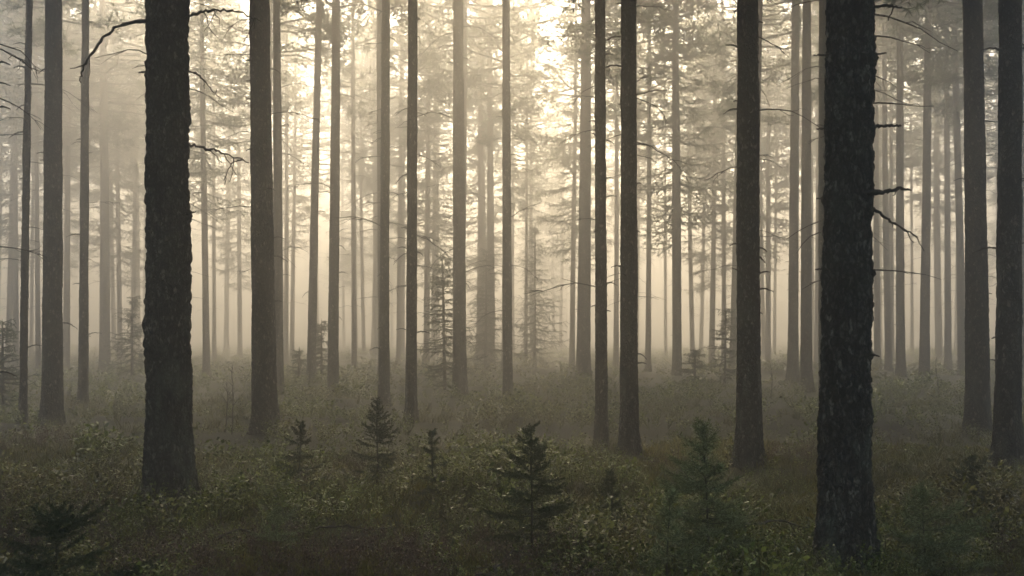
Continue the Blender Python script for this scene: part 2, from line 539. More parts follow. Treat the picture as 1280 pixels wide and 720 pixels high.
def sapling_meshes(seed, H, rmax, mat_needle, whorls=7, per=6, needle=.016, bend=(0, 0), low=.08, fine=1.0):
    """a young spruce close enough to read: leader, whorls of boughs, flat side sprays, bottle-brush needles"""
    rng = np.random.default_rng(seed)
    st = MB(); fo = MB()
    n = 14; s = np.linspace(0, 1, n)
    cx = bend[0] * s ** 1.5 + rng.normal(0, .003 * H, n).cumsum(); cy = bend[1] * s ** 1.5
    cx -= cx[0]
    axis = np.stack([cx, cy, H * s - .03], -1)
    tube(st, axis, .011 * H * (1 - .85 * s) + .0015, 7)
    at = lambda z: np.array([np.interp(z, axis[:, 2], axis[:, 0]), np.interp(z, axis[:, 2], axis[:, 1]), z])
    wob = rng.uniform(0, 6.28)
    P, D = [], []
    def needles_along(a, b, step):
        m = max(2, int(np.linalg.norm(b - a) / step))
        u = np.linspace(0, 1, m)[:, None]
        P.append(a + (b - a) * u); D.append(np.repeat(norm(b - a)[None], m, 0))
    stp = needle * .28 / fine
    for z in np.linspace(H * .35, H - .02, 30):
        needles_along(at(z), at(min(H - .01, z + .02)), stp)
    zw = H * (low + (1 - low) * (1 - (1 - np.linspace(0, .93, whorls)) ** 1.25))
    for wi, z0 in enumerate(zw):
        f = z0 / H
        for i in range(per + int(rng.integers(-1, 2))):
            if rng.uniform() < .2: continue
            a = 2 * np.pi * (i + rng.uniform(-.45, .45)) / per + wi * 1.7
            z = z0 + rng.uniform(-.5, .5) * H * .09
            ln = (rmax * (1 - f) ** .85 + .05 * H) * rng.uniform(.45, 1.15) * (1 + .25 * math.cos(a - wob))
            el = -.08 + .75 * f ** 1.4 + rng.normal(0, .17)
            k = 6; u = np.linspace(0, 1, k)
            d = np.array([math.cos(a) * math.cos(el), math.sin(a) * math.cos(el), math.sin(el)])
            pts = at(z) + d * (ln * u)[:, None] + np.array([0, 0, 1]) * (ln * (-.22 * u * (1 - f) + .22 * u ** 2))[:, None]
            tube(st, pts, .004 * H * (1 - .8 * u) * (1.1 - f) + .0012, 4)
            for j in range(k - 1): needles_along(pts[j], pts[j + 1], stp)
            nt = int(3 + ln / .045)
            for q in range(nt):
                t = .18 + .78 * (q + rng.uniform(0, .8)) / nt
                b = np.array([np.interp(t, u, pts[:, c]) for c in range(3)])
                sg = 1 if q % 2 else -1
                side = norm(np.cross(d, [0, 0, 1.0])) * sg
                td = norm(d * .8 + side * .75 + np.array([0, 0, rng.normal(-.08, .12)]))
                tl = ln * .42 * (1.05 - t) * rng.uniform(.7, 1.2) + .015
                needles_along(b, b + td * tl, stp)
                tube(st, np.stack([b, b + td * tl]), np.array([.0016, .0008]), 3)
                if tl > .09:
                    for v in (.4, .7):
                        t2 = norm(td + side * rng.choice([-1, 1]) * .8 + rng.normal(0, .15, 3))
                        needles_along(b + td * tl * v, b + td * tl * v + t2 * tl * .4, stp)
    P = np.concatenate(P); D = np.concatenate(D)
    k = 4 if needle < .0235 else 3
    PP = np.repeat(P, k, 0); n = len(PP)
    DD = norm(np.repeat(D, k, 0) * .9 + rng.normal(0, .62, (n, 3)) + np.array([0, 0, .15]))
    slivers(fo, PP + rng.normal(0, .001, (n, 3)), DD, needle * rng.uniform(.8, 1.35, n), needle * (.2 if needle < .03 else .19), rng)
    return st.mesh("stem", [TWIG], True), fo.mesh("foliage", [mat_needle], False)

# shared meshes --------------------------------------------------------------
PINE_H = 21.0
CROWNS = [pine_crown_mesh(100 + i, PINE_H * h, PINE_H * z, sp, nb, 1.25) for i, (h, z, sp, nb) in enumerate(
    [(1.0, .48, 2.6, 84), (1.0, .42, 2.8, 92), (1.0, .54, 2.4, 76), (1.0, .46, 2.4, 84), (1.0, .40, 2.7, 96)])]
DENSE = [pine_crown_mesh(150 + i, PINE_H, PINE_H * z, 3.8, 140, 2.8) for i, z in enumerate((.42, .48, .37))]  # thicker crowns made to shade the air near the camera
HIGH = [pine_crown_mesh(160 + i, PINE_H, PINE_H * z, 3.6, 110, 2.5) for i, z in enumerate((.55, .57))]
FAR_TRUNKS = [trunk_mesh(200 + i, PINE_H, r, ((-1) ** i * .006, .004), 14,
              np.concatenate([np.arange(-.25, 1.2, .3), np.arange(1.2, PINE_H, 1.0), [PINE_H]]), .004, twigs=22)[0]
              for i, r in enumerate((.10, .125, .15, .175, .20))]
FAR_R = (.10, .125, .15, .175, .20)
DEAD = []
for i in range(10):
    mb = MB(); rng = np.random.default_rng(300 + i)
    L = (.25, .4, .55, .75, .9, 1.1, .5, .6, .35, .8)[i]
    add_dead_branch(mb, rng, L, 0.0, (0, 0, 0), .005 + .005 * L, side=int(2 + L * 5))
    DEAD.append(mb.mesh("branch", [TWIG], True))
STUBS = []
for i in range(4):
    L = (.08, .14, .2, .28)[i]
    STUBS.append(path_branch([(-.02, 0, 0), (L * .5, 0, .01), (L, .01, -.02 * i)], .014, 340 + i))

LAND = []      # (column at eye height, distance, half width px, short name) of the trunks that labels refer to

def main_tree(xb, xt, wpx, yb, label, short=None, nseg=40, zs=None, amp=.006, knots=(), dead=0, stubs=0, dist=None, crown=None, seed=1, freq=30.0, group="pine trunks standing in the fog", zmin=2.2, deadscale=1.0):
    """xb / xt: photo columns of the stem at its foot and at the top edge; wpx: width in pixels around eye height; yb: row of its foot"""
    Y = dist or CAMZ * FPX / (yb - HORIZON)
    X = px(xb, Y); gz = float(ground_z(X, Y))
    r = wpx / 2 / FPX * Y
    ztop = pz(0, Y)
    lean = ((px(xt, Y) - X) / ztop, random.Random(seed).uniform(-.006, .006))
    H = PINE_H * random.Random(seed + 5).uniform(.93, 1.08)
    root = empty("pine_tree", (X, Y, gz))
    tag(root, label, "pine tree", group)
    me, axis = trunk_mesh(seed, H, r, lean, nseg, zs, amp, knots, freq)
    obj("trunk", me, root)
    c = obj("crown", DENSE[seed % 3] if Y < 17 else CROWNS[seed % 5], root)
    s = H / PINE_H
    wide = 1.7 if Y < 17 else .9  # near crowns, above the frame, widened to shade the air below
    c.scale = (s * wide, s * wide, s)
    ax = axis(H * .75)
    c.location = (ax[0], ax[1], .3 if Y < 17 else 1.3); c.rotation_euler = (0, 0, seed * 1.1)
    rnd = random.Random(seed * 7 + 3)
    for i in range(int(dead * 1.7)):
        z = rnd.uniform(zmin, min(10.5, ztop + .6))
        a = rnd.choice([0, math.pi]) + rnd.gauss(0, .75)
        x, y, rr = axis(z)
        b = obj("branch", DEAD[rnd.randrange(10)], root)
        b.location = (x + math.cos(a) * rr * .8, y + math.sin(a) * rr * .8, z)
        b.rotation_euler = (rnd.gauss(0, .25), rnd.gauss(-.05, .2), a)
        q = rnd.uniform(.7, 1.15) * deadscale; b.scale = (q, q, q)
    for i in range(int(stubs * 2.5)):
        z = rnd.uniform(1.2, min(9, ztop + .3))
        a = rnd.choice([0, math.pi]) + rnd.gauss(0, .6)
        x, y, rr = axis(z)
        b = obj("branch", STUBS[rnd.randrange(4)], root)
        b.location = (x + math.cos(a) * rr * .9, y + math.sin(a) * rr * .9, z)
        b.rotation_euler = (0, rnd.gauss(0, .25), a)
    LAND.append(((xb * (1 - HORIZON / yb * 0) + 0), Y, wpx / 2, short))
    return root, axis, X, Y, gz

# ------------------------------------------------------------------ the two big dark stems
ZN = np.concatenate([np.arange(-.25, 6.0, .021), np.arange(6.0, 9, .2), np.arange(9, 20, .6), [20.5]])
def near_branch(root, X, Y, gz, pts, r0, seed, twigs=0):
    loc = [(px(x, Y) - X, dy, pz(y, Y) - gz) for (x, y, dy) in pts]
    return obj("branch", path_branch(loc, r0, seed, twigs), root)

YL = 9.9
root, axis, X, Y, gz = main_tree(211, 207, 54, 625,
    "thick dark scaly pine whose long dead branch arches down near the top", "the arched branch pine",
    nseg=128, zs=ZN, amp=.021, dist=YL, seed=11, freq=21.0, group="big near pine trunks",
    knots=[(pz(265, YL), 0.0, .03, .06), (pz(90, YL), math.pi, .03, .06), (pz(182, YL), 0, .02, .06)])
near_branch(root, X, Y, gz, [(190, 26, 0), (165, 32, -.1), (145, 48, -.2), (128, 75, -.25), (119, 95, -.3), (116, 112, -.3)], .018, 1, 2)
near_branch(root, X, Y, gz, [(224, 23, 0), (250, 21, -.1), (278, 20, -.2), (310, 28, -.3), (335, 38, -.3)], .015, 2, 5)
near_branch(root, X, Y, gz, [(224, 88, 0), (240, 91, -.05), (254, 98, -.1), (264, 110, -.1), (277, 124, -.1)], .011, 3, 5)
near_branch(root, X, Y, gz, [(225, 180, 0), (245, 184, -.1), (272, 190, -.15), (295, 199, -.2), (320, 208, -.25)], .015, 4, 3)
near_branch(root, X, Y, gz, [(310, 204, -.2), (298, 207, -.22), (293, 220, -.25), (290, 236, -.25)], .005, 5, 2)
near_branch(root, X, Y, gz, [(226, 263, 0), (238, 266, 0), (245, 265, 0)], .018, 6)
near_branch(root, X, Y, gz, [(190, 90, 0), (178, 90, 0), (173, 91, 0)], .014, 7)

YR = 7.3
root, axis, X, Y, gz = main_tree(1054, 1063, 60, 708,
    "thickest darkest pine with whorls of short broken stubs up its trunk", "the stubby black pine",
    nseg=128, zs=ZN, amp=.018, dist=YR, seed=12, freq=24.0, group="big near pine trunks",
    knots=[(pz(y, YR), None, .016, .035) for y in (8, 70, 160, 245, 338, 440, 522)])
for pts, r0, tw in (
    ([(1075, 9, 0), (1095, 8, 0), (1112, 7, 0), (1127, 10, 0)], .018, 1),
    ([(1075, 68, 0), (1095, 68, 0), (1108, 66, 0)], .014, 0),
    ([(1045, 69, 0), (1030, 69, 0), (1017, 69, 0)], .012, 0),
    ([(1075, 159, 0), (1095, 158, 0), (1112, 157, 0), (1127, 157, 0)], .017, 0),
    ([(1045, 160, 0), (1030, 161, 0), (1020, 161, 0)], .012, 0),
    ([(1075, 245, -.15), (1095, 244, -.2), (1110, 241, -.22), (1124, 243, -.22)], .020, 1),
    ([(1040, 247, 0), (1026, 248, 0), (1020, 248, 0)], .012, 0),
    ([(1075, 252, 0), (1090, 261, 0), (1108, 273, 0), (1126, 284, 0), (1148, 297, 0)], .014, 3),
    ([(1045, 336, 0), (1027, 336, 0), (1019, 337, 0)], .012, 0),
    ([(1075, 338, 0), (1088, 338, 0), (1094, 337, 0)], .013, 0),
    ([(1070, 443, -.05), (1086, 443, -.1), (1093, 445, -.1)], .012, 0)):
    near_branch(root, X, Y, gz, pts, r0, 20 + int(pts[-1][0]) % 50 + int(pts[-1][1]), tw)

# ------------------------------------------------------------------ the pines of the middle distance
MID = [
 # xb, xt, w, yb, dead, stubs, label, short
 (-27, -13, 40, 615, 3, 4, "black pine at the very edge of the view, only its rim showing", None),
 (29, 38, 9, 532, 6, 3, "spindly pole-like pine beside the broad grey trunk by the feathery spruce", "the spindly pine"),
 (65, 66, 23, 533, 0, 2, "broad smooth grey pine between two thin trunks", "the broad grey pine"),
 (104, 106, 11, 512, 2, 5, "thin straight dark pine between the broad grey trunk and the thick scaly one", "the thin dark pine"),
 (331, 331, 29, 547, 4, 4, "stout lichen-grey pine with a paler pink trunk tucked behind it", "the lichen pine"),
 (348, 348, 12, 500, 9, 2, "pinkish slim pine half hidden behind the stout lichen-grey trunk", None),
 (389, 397, 10.5, 486, 8, 2, "slim pale pine leaning a little, beside a darker straight one", "the leaning pale pine"),
 (416, 418, 13, 494, 5, 3, "straight mid-brown pine beside a leaning paler stem, open fog beyond", "the mid-brown pine"),
 (480, 481, 12.5, 512, 10, 4, "knotty dark pine rising behind the pointed young spruce", "the knotty pine"),
 (514, 519, 13.5, 530, 10, 4, "dark slender pine leaning slightly, many dead twigs, nearest the feathery fog spruce", "the twiggy slender pine"),
 (575, 574, 17, 497, 9, 3, "sturdy brown pine with the feathery fog spruce at its side", "the sturdy brown pine"),
 (635, 631, 11.5, 500, 7, 3, "slim brown pine alone at the brightest part of the fog", "the lone slim pine"),
 (729, 731, 17, 480, 3, 3, "pale broad pine fading into fog behind a pair of darker trunks", "the pale broad pine"),
 (752, 750, 15, 547, 4, 4, "thinner of two dark trunks standing before the pale broad pine", "the dark thin pine"),
 (787, 789, 21.5, 560, 5, 4, "thicker of the two dark trunks that stand before the pale broad pine", "the dark thick pine"),
 (847, 848, 9.5, 472, 6, 2, "hazy slim pine under the dark foliage, beyond the two dark trunks", "the hazy slim pine"),
 (936, 940, 28.5, 584, 4, 6, "dark pine with flared foot above a yellow moss patch", "the flared pine"),
 (991, 992, 12.5, 482, 2, 2, "paler of twin hazy pines close to the thickest black trunk", "the paler twin"),
 (1008, 1007, 13.5, 490, 2, 2, "darker of twin hazy pines close to the thickest black trunk", "the darker twin"),
 (1034, 1030, 19, 520, 0, 1, "grey pine almost hidden behind the thickest black trunk", None),
 (1126, 1126, 10.5, 476, 2, 2, "hazy pine with close faint neighbours, beyond the broken branch stubs", "the crowded hazy pine"),
 (1155, 1157, 12, 478, 2, 2, "upright hazy pine standing clear in the gap beside the broad grey pair", "the clear hazy pine"),
 (1222, 1223, 27.5, 545, 1, 3, "broad grey-brown pine just behind the darkest edge trunk, a sliver of light between", "the broad grey-brown pine"),
 (1259, 1257, 29, 590, 2, 4, "broad dark pine beside the grey-brown one, nearer and darker", "the broad dark pine"),
]
for i, (xb, xt, wpx, yb, dead, stubs, label, short) in enumerate(MID):
    Y = CAMZ * FPX / (yb - HORIZON)
    fineness = Y < 18
    zs = np.concatenate([np.arange(-.25, 7.5, .035 if fineness else .09), np.arange(7.5, 9, .25), np.arange(9, 20, .6), [22.8]])
    main_tree(xb, xt, wpx, yb, label, short, nseg=64 if fineness else 28, zs=zs, amp=.008 if fineness else .006,
              dead=dead, stubs=stubs, seed=40 + i, freq=26.0 if fineness else 18.0, group="pine trunks standing in the fog")

# ------------------------------------------------------------------ fainter pines further off, shared trunks and crowns
FAR = [  # column, width px, distance
 (48, 6, 38), (83, 8, 42), (131, 12, 40), (165, 6, 55), (10, 7, 48), (268, 5, 52), (283, 6, 66), (443, 6.5, 40), (455, 5, 58),
 (535, 4.5, 62), (657, 4.5, 48), (700, 4, 70), (770, 6, 44), (810, 6.5, 40), (832, 4, 60), (866, 6, 50), (876, 5, 60), (888, 5, 58),
 (905, 6, 46), (916, 9, 38), (955, 5, 56), (968, 4, 64), (1097, 8, 42), (1111, 8, 40), (1140, 4, 62), (1172, 5, 56), (1185, 8, 42), (1203, 10, 36), (1195, 4, 64), (498, 5.5, 50), (541, 5, 55), (665, 5, 57), (466, 5, 60), (1277, 10, 34)]
rnd = random.Random(77)
taken = [(px(x, Y), Y) for x, wq, Y in FAR] + [(px(a, b), b) for a, b, c, d in LAND]
tries = 0
while len(FAR) < 70 and tries < 8000:
    tries += 1
    Y = rnd.uniform(44, 68); x = rnd.uniform(-60, 1340)
    X = px(x, Y)
    if abs(x - 625) < 120 and rnd.random() < .6: continue
    if min((X - a) ** 2 + (Y - b) ** 2 for a, b in taken) < 3.6: continue
    taken.append((X, Y)); FAR.append((x, FPX * rnd.uniform(.2, .4) / Y, Y))
# unseen pines added beside and behind the camera to keep its air dim
SIDE = []
rs = random.Random(5)
for _ in range(9000):
    if len(SIDE) >= 46: break
    X, Y = rs.uniform(-20, 20), rs.uniform(-17, 14)
    if -6 < Y < 3 or (Y > 0 and abs(X) < .60 * Y + 1.2) or X * X + Y * Y < 7: continue
    if SIDE and min((X - a) ** 2 + (Y - b) ** 2 for a, b in SIDE) < 6.5: continue
    SIDE.append((X, Y))
for i, (X, Y) in enumerate(SIDE):
    root = empty("pine_tree", (X, Y, float(ground_z(X, Y))), rs.uniform(0, 6.28), rs.uniform(.95, 1.1))
    tag(root, "added pine outside the view, shading the air around the camera", "pine tree", "shade pines around the camera")
    obj("trunk", FAR_TRUNKS[rs.randrange(1, 5)], root)
    c = obj("crown", DENSE[rs.randrange(3)], root)
    c.scale = (1.35, 1.35, 1)

# pines added in line behind the bigger stems: crowns shade near air, fill canopy
BEHIND = [(207, 16, 0), (214, 22, 0), (209, 30, 0), (331, 25, 1), (332, 34, 1), (1058, 12, 2), (1052, 17, 2), (1060, 27, 2), (1050, 38, 2),
          (1223, 29, 3), (1262, 24, 4), (787, 27, 5), (788, 37, 5), (937, 24, 6), (936, 36, 6), (66, 28, 7), (65, 38, 7), (480, 31, 8), (575, 36, 9), (632, 39, 10), (516, 42, 11), (730, 43, 12), (752, 34, 13)]
BWHO = ["the arched branch pine", "the lichen pine", "the stubby black pine", "the broad grey-brown pine", "the broad dark pine", "the dark thick pine", "the flared pine", "the broad grey pine", "the knotty pine", "the sturdy brown pine", "the lone slim pine", "the twiggy slender pine", "the pale broad pine", "the dark thin pine"]
for i, (x, Y, k) in enumerate(BEHIND):
    X = px(x, Y); s = .94 + .03 * (i % 5)
    root = empty("pine_tree", (X, Y, float(ground_z(X, Y))), i * 1.9, s)
    tag(root, "added shade pine straight behind %s, its stem out of sight" % BWHO[k], "pine tree", "shade pines in line behind " + BWHO[k][4:] )
    obj("trunk", FAR_TRUNKS[1 + i % 3], root)
    c = obj("crown", DENSE[i % 3] if Y < 23 else CROWNS[i % 5], root)
    c.scale = (1.35, 1.35, 1)
    taken.append((X, Y))

NAMED = sorted([(l[0], l[3]) for l in LAND if l[3]])
ORD = ["first", "second", "third", "fourth", "fifth", "sixth", "seventh", "eighth", "ninth", "tenth", "eleventh", "twelfth",
       "thirteenth", "fourteenth", "fifteenth", "sixteenth", "seventeenth", "eighteenth", "nineteenth", "twentieth",
       "twenty-first", "twenty-second", "twenty-third", "twenty-fourth", "twenty-fifth"]
def gap_of(x):
    a = [n for n in NAMED if n[0] <= x]; b = [n for n in NAMED if n[0] > x]
    return (a[-1][1] if a else None, b[0][1] if b else None)
gaps = {}
for f in sorted(FAR): gaps.setdefault(gap_of(f[0]), []).append(f)
for (a, b), fs in gaps.items():
    for i, (x, wq, Y) in enumerate(fs):
        X = px(x, Y)
        r = wq / 2 / FPX * Y
        j = min(range(5), key=lambda q: abs(FAR_R[q] - r))
        s = min(1.12, max(.86, r / FAR_R[j])) * rnd.uniform(.96, 1.04)
        root = empty("pine_tree", (X, Y, float(ground_z(X, Y))), rnd.uniform(0, 6.28), s)
        look = "faint grey pine" if Y > 60 else "hazy pale pine"
        if a and b: lb = f"{look}, {ORD[i]} from {a} towards {b}"
        elif a: lb = f"{look}, {ORD[i]} beyond {a} towards the picture edge"
        else: lb = f"{look}, {ORD[i]} from the picture edge towards {b}"
        tag(root, lb, "pine tree", "faint pines far off in the fog")
        obj("trunk", FAR_TRUNKS[j], root)
        c = obj("crown", CROWNS[rnd.randrange(5)], root)
        q = rnd.uniform(.9, 1.15) * (1.3 if abs(x - 620) > 260 else 1.0); c.scale = (q, q, 1)

# ------------------------------------------------------------------ tall spruces among the pines
SPRUCE_H = 20.0
TALL = [spruce_crown_mesh(400 + i, SPRUCE_H, z0, rm) for i, (z0, rm) in enumerate([(5.0, 2.4), (6.5, 2.0), (4.0, 2.6)])]
TALL_TRUNK = [trunk_mesh(420 + i, SPRUCE_H, .13, (0, 0), 12, np.concatenate([np.arange(-.25, SPRUCE_H, .8), [SPRUCE_H]]), .003)[0] for i in range(2)]
SPR = [  # column, distance, scale, label
 (845, 36, .98, "dark drooping spruce rising beyond the dark thick pine"),
 (258, 34, .90, "soft hazy spruce behind the arched branch pine"),
 (300, 58, 1.05, "pale tall spruce crowding the gap beside the stout lichen pine"),
 (715, 44, .92, "broad spruce bough mass behind the pale broad pine"),
 (545, 60, .98, "faint spruce high behind the feathery fog spruce"),
 (490, 84, .92, "pointed spruce top against the sky behind the knotty pine"),
 (430, 80, .95, "pointed spruce top beside the straight mid-brown pine"),
 (668, 92, .94, "distant spruce point in the brightest sky gap"),
 (890, 46, .95, "dim spruce hanging over the slim hazy spruce sapling"),
 (960, 50, 1.0, "spruce filling the gap between the flared pine and the twins"),
 (1175, 54, .95, "spruce behind the upright clear hazy pine"),
 (150, 50, 1.0, "grey spruce between the thin dark pine and the thick scaly one"),
 (20, 44, .95, "spruce at the edge beyond the spindly pine"),
 (365, 52, .92, "spruce crown seen past the slim pinkish pine"),
 (1100, 62, 1.0, "faint spruce beyond the broken branch stubs"),
 (1250, 60, 1.0, "faint spruce between the broad grey-brown and broad dark pines"),
 (752, 58, .98, "hazy spruce boughs behind the dark thin pine"),
 (533, 46, .98, "hazy spruce boughs high behind the twiggy slender pine"),
 (482, 74, .98, "thin faint spruce next to the pointed spruce top behind the knotty pine"),
 (665, 70, .85, "pale low spruce under the brightest sky gap"),
 (692, 78, 1.0, "faint spruce between the brightest sky gap and the pale broad pine"),
 (445, 66, .95, "faint spruce between the mid-brown pine and the knotty pine"),
 (503, 57, .98, "faint spruce between the knotty pine and the twiggy slender pine"),
 (598, 54, .98, "hazy spruce boughs high behind the sturdy brown pine"),
 (85, 64, 1.05, "faint spruce behind the broad grey pine"),
 (790, 66, 1.0, "faint spruce behind the two dark trunks"),
]
for i, (x, Y, s, lb) in enumerate(SPR):
    X = px(x, Y)
    root = empty("spruce_tree", (X, Y, float(ground_z(X, Y))), i * 1.3, s)
    tag(root, lb, "spruce tree", "tall spruces among the pines")
    obj("trunk", TALL_TRUNK[i % 2], root)
    obj("crown", TALL[i % 3], root)

# ------------------------------------------------------------------ half-grown spruces in the fog
HALF = [  # column, distance, height, crown radius, z0, label
 (556, 27.0, 3.7, .95, .25, "feathery half-grown spruce in the fog against the sturdy brown pine"),
 (607, 38.0, 4.8, 1.3, .4, "ghostly spruce in the fog between the sturdy brown and lone slim pines"),
 (668, 42.0, 6.2, 1.5, .6, "palest broad spruce dissolving in the bright fog"),
 (906, 29.0, 2.45, .75, .3, "thin-branched spruce sapling in the fog beside the flared pine"),
 (165, 32.0, 2.7, 1.0, .2, "blurred bushy spruce between the thin dark pine and the thick scaly one"),
 (4, 20.0, 1.9, .6, .15, "feathery small spruce at the edge beside the spindly pine"),
 (402, 30.0, 2.0, .45, .2, "small hazy spruce between the leaning pale pine and its brown neighbour"),
 (374, 29.0, 1.1, .5, .1, "low bushy spruce in fog at the foot of the leaning pale pine"),
 (868, 28.0, 1.2, .5, .1, "low hazy spruce beside the thin-branched sapling"),
]
for i, (x, Y, h, rm, z0, lb) in enumerate(HALF):
    X = px(x, Y)
    root = empty("spruce_tree", (X, Y, float(ground_z(X, Y))), i * .9)
    tag(root, lb, "spruce tree", "half-grown spruces in the fog")
    obj("trunk", trunk_mesh(450 + i, h, .011 * h, (0, 0), 8, np.linspace(-.1, h, 14), .001)[0], root)
    obj("crown", spruce_crown_mesh(470 + i, h, z0, rm, step=.15 + .015 * h, per=10, needle=.055, wid=.015, twig=.9), root)

# ------------------------------------------------------------------ young spruces close by
YOUNG = [  # column, row of foot, height m, radius, material, needle, whorls, label
 (472, 604, .98, .42, 0, .022, 8, "pointed dark young spruce in front of the knotty pine"),
 (373, 612, .74, .30, 0, .022, 6, "small dark young spruce near the stout lichen pine"),
 (541, 622, .66, .20, 0, .022, 6, "thin young spruce with bare stem between two fuller ones"),
 (664, 672, 1.08, .52, 0, .022, 9, "bushiest dark young spruce at the centre of the undergrowth"),
 (886, 700, 1.0, .52, 1, .034, 10, "pale green young spruce with upswept tips before the flared pine"),
 (832, 728, .62, .30, 1, .034, 5, "short pale spruce seedling beside the larger pale green one"),
 (765, 650, .62, .30, 0, .022, 6, "squat dark young spruce among shrubs before the two dark trunks"),
 (72, 745, .62, .72, 0, .023, 7, "low spreading blackish spruce at the picture corner"),
 (1157, 708, .66, .55, 1, .034, 8, "spreading pale spruce seedling beside the thickest black trunk"),
 (1215, 640, .5, .4, 0, .022, 5, "little dark spruce before the broad grey-brown pine"),
 (345, 690, .35, .35, 1, .022, 4, "tiny pale spruce sprig low in the moss near the thick scaly pine"),
]
mats = [YOUNG_NEEDLE, PALE_NEEDLE, SPRUCE_NEEDLE]
for i, (x, yb, h, rm, mi, nl, wh, lb) in enumerate(YOUNG):
    Y = CAMZ * FPX / (yb - HORIZON); X = px(x, Y)
    root = empty("young_spruce", (X, Y, float(ground_z(X, Y))), i * .7)
    tag(root, lb, "young spruce", "young spruces in the undergrowth")
    st, fo = sapling_meshes(500 + i, h, rm, mats[mi], wh, 8, nl, bend=(.05 * h * math.sin(i * 2.1), 0))
    obj("stem", st, root); obj("foliage", fo, root)

# bare saplings
BARE = [(290, 548, 1.15, "bare leafless sapling between the thick scaly pine and the stout lichen pine"),
        (281, 545, .85, "shorter bare sapling close beside the taller leafless one"),
        (1174, 505, 1.1, "leafless sapling in front of the upright clear hazy pine"),
        (964, 505, .95, "thin bare sapling between the flared pine and the twins")]
for i, (x, yb, h, lb) in enumerate(BARE):
    Y = CAMZ * FPX / (yb - HORIZON); X = px(x, Y)
    rng = np.random.default_rng(560 + i)
    mb = MB()
    s = np.linspace(0, 1, 12)
    ax = np.stack([rng.normal(0, .01, 12).cumsum(), rng.normal(0, .01, 12).cumsum(), h * s - .03], -1); ax[:, :2] -= ax[0, :2]
    tube(mb, ax, .008 * (1 - .8 * s) + .002, 6)
    for k in range(16):
        t = rng.uniform(.2, .97); p = np.array([np.interp(t, s, ax[:, c]) for c in range(3)])
        a = rng.uniform(0, 6.28); l = rng.uniform(.1, .32) * (1.15 - t)
        u = np.linspace(0, 1, 4)
        tube(mb, p + np.stack([math.cos(a) * l * u, math.sin(a) * l * u, l * 1.1 * u], -1), .003 * (1 - .7 * u) + .0008, 4)
    o = obj("bare_sapling", mb.mesh("bare_sapling", [TWIG], True))
    o.location = (X, Y, float(ground_z(X, Y)))
    tag(o, lb, "sapling", "bare saplings")

# ------------------------------------------------------------------ undergrowth (nobody could count it)
def shrub_template(seed, h, spread, nstem, leaves, leaf, m=0, up=.35):
    """(verts, quads) of one dwarf shrub: leafy arching stems"""
    rng = np.random.default_rng(seed)
    mb = MB()
    P, D, N = [], [], []
    for i in range(nstem):
        a = rng.uniform(0, 6.28); q = rng.uniform(.2, 1.0) * spread; hh = h * rng.uniform(.6, 1.1)
        s = np.linspace(0, 1, 4)
        pts = np.stack([math.cos(a) * q * s ** 1.3, math.sin(a) * q * s ** 1.3, hh * s ** .8], -1) + rng.normal(0, .02 * h, (4, 3)) * s[:, None]
        k = leaves // nstem
        t = rng.uniform(.25, 1.0, k)
        b = np.stack([np.interp(t, s, pts[:, c]) for c in range(3)], -1)
        P.append(b + rng.normal(0, .02 * h, b.shape))
        aa = rng.uniform(0, 6.28, k)
        D.append(np.stack([np.cos(aa), np.sin(aa), rng.normal(up, .45, k)], -1))
        # a thin stem: one lens quad
        slivers(mb, pts[:1], pts[-1:] - pts[:1], np.linalg.norm(pts[-1] - pts[0]), leaf * .18, rng)
    P = np.concatenate(P); D = norm(np.concatenate(D)); n = len(P)
    # leaf blade lies roughly across the vertical: side vector horizontal-ish
    side = norm(np.cross(D, np.array([0, 0, 1.0]) + rng.normal(0, .45, (n, 3))))
    L = leaf * rng.uniform(.7, 1.35, n)[:, None]; W = L * .58
    mid = P + D * L * .45
    V = np.stack([P, mid + side * W * .5, P + D * L, mid - side * W * .5], 1).reshape(-1, 3)
    mb.add(V, np.arange(n)[:, None] * 4 + np.array([[0, 1, 2, 3]]))
    return np.concatenate(mb.v), np.concatenate(mb.q)

def scatter(name, mats, templates, X, Y, sc, rng, label, cat, tilt=.15):
    mb = MB()
    n = len(X)
    Z = ground_z(X, Y) - .01
    pick = rng.integers(0, len(templates), n)
    for k, (tv, tq) in enumerate(templates):
        id = np.nonzero(pick == k)[0]
        if not len(id): continue
        a = rng.uniform(0, 6.28, len(id)); c, s = np.cos(a), np.sin(a)
        q = sc[id]
        x = (tv[None, :, 0] * c[:, None] - tv[None, :, 1] * s[:, None]) * q[:, None]
        y = (tv[None, :, 0] * s[:, None] + tv[None, :, 1] * c[:, None]) * q[:, None]
        z = tv[None, :, 2] * q[:, None] * rng.uniform(.75, 1.2, len(id))[:, None]
        tx, ty = rng.normal(0, tilt, (2, len(id)))
        x = x + z * tx[:, None]; y = y + z * ty[:, None]
        V = np.stack([x + X[id][:, None], y + Y[id][:, None], z + Z[id][:, None]], -1)
        nv = tv.shape[0]
        Q = tq[None] + (np.arange(len(id)) * nv)[:, None, None]
        mb.add(V.reshape(-1, 3), Q.reshape(-1, 4))
    o = obj(name, mb.mesh(name, mats, False))
    tag(o, label, cat, kind="stuff")
    return o

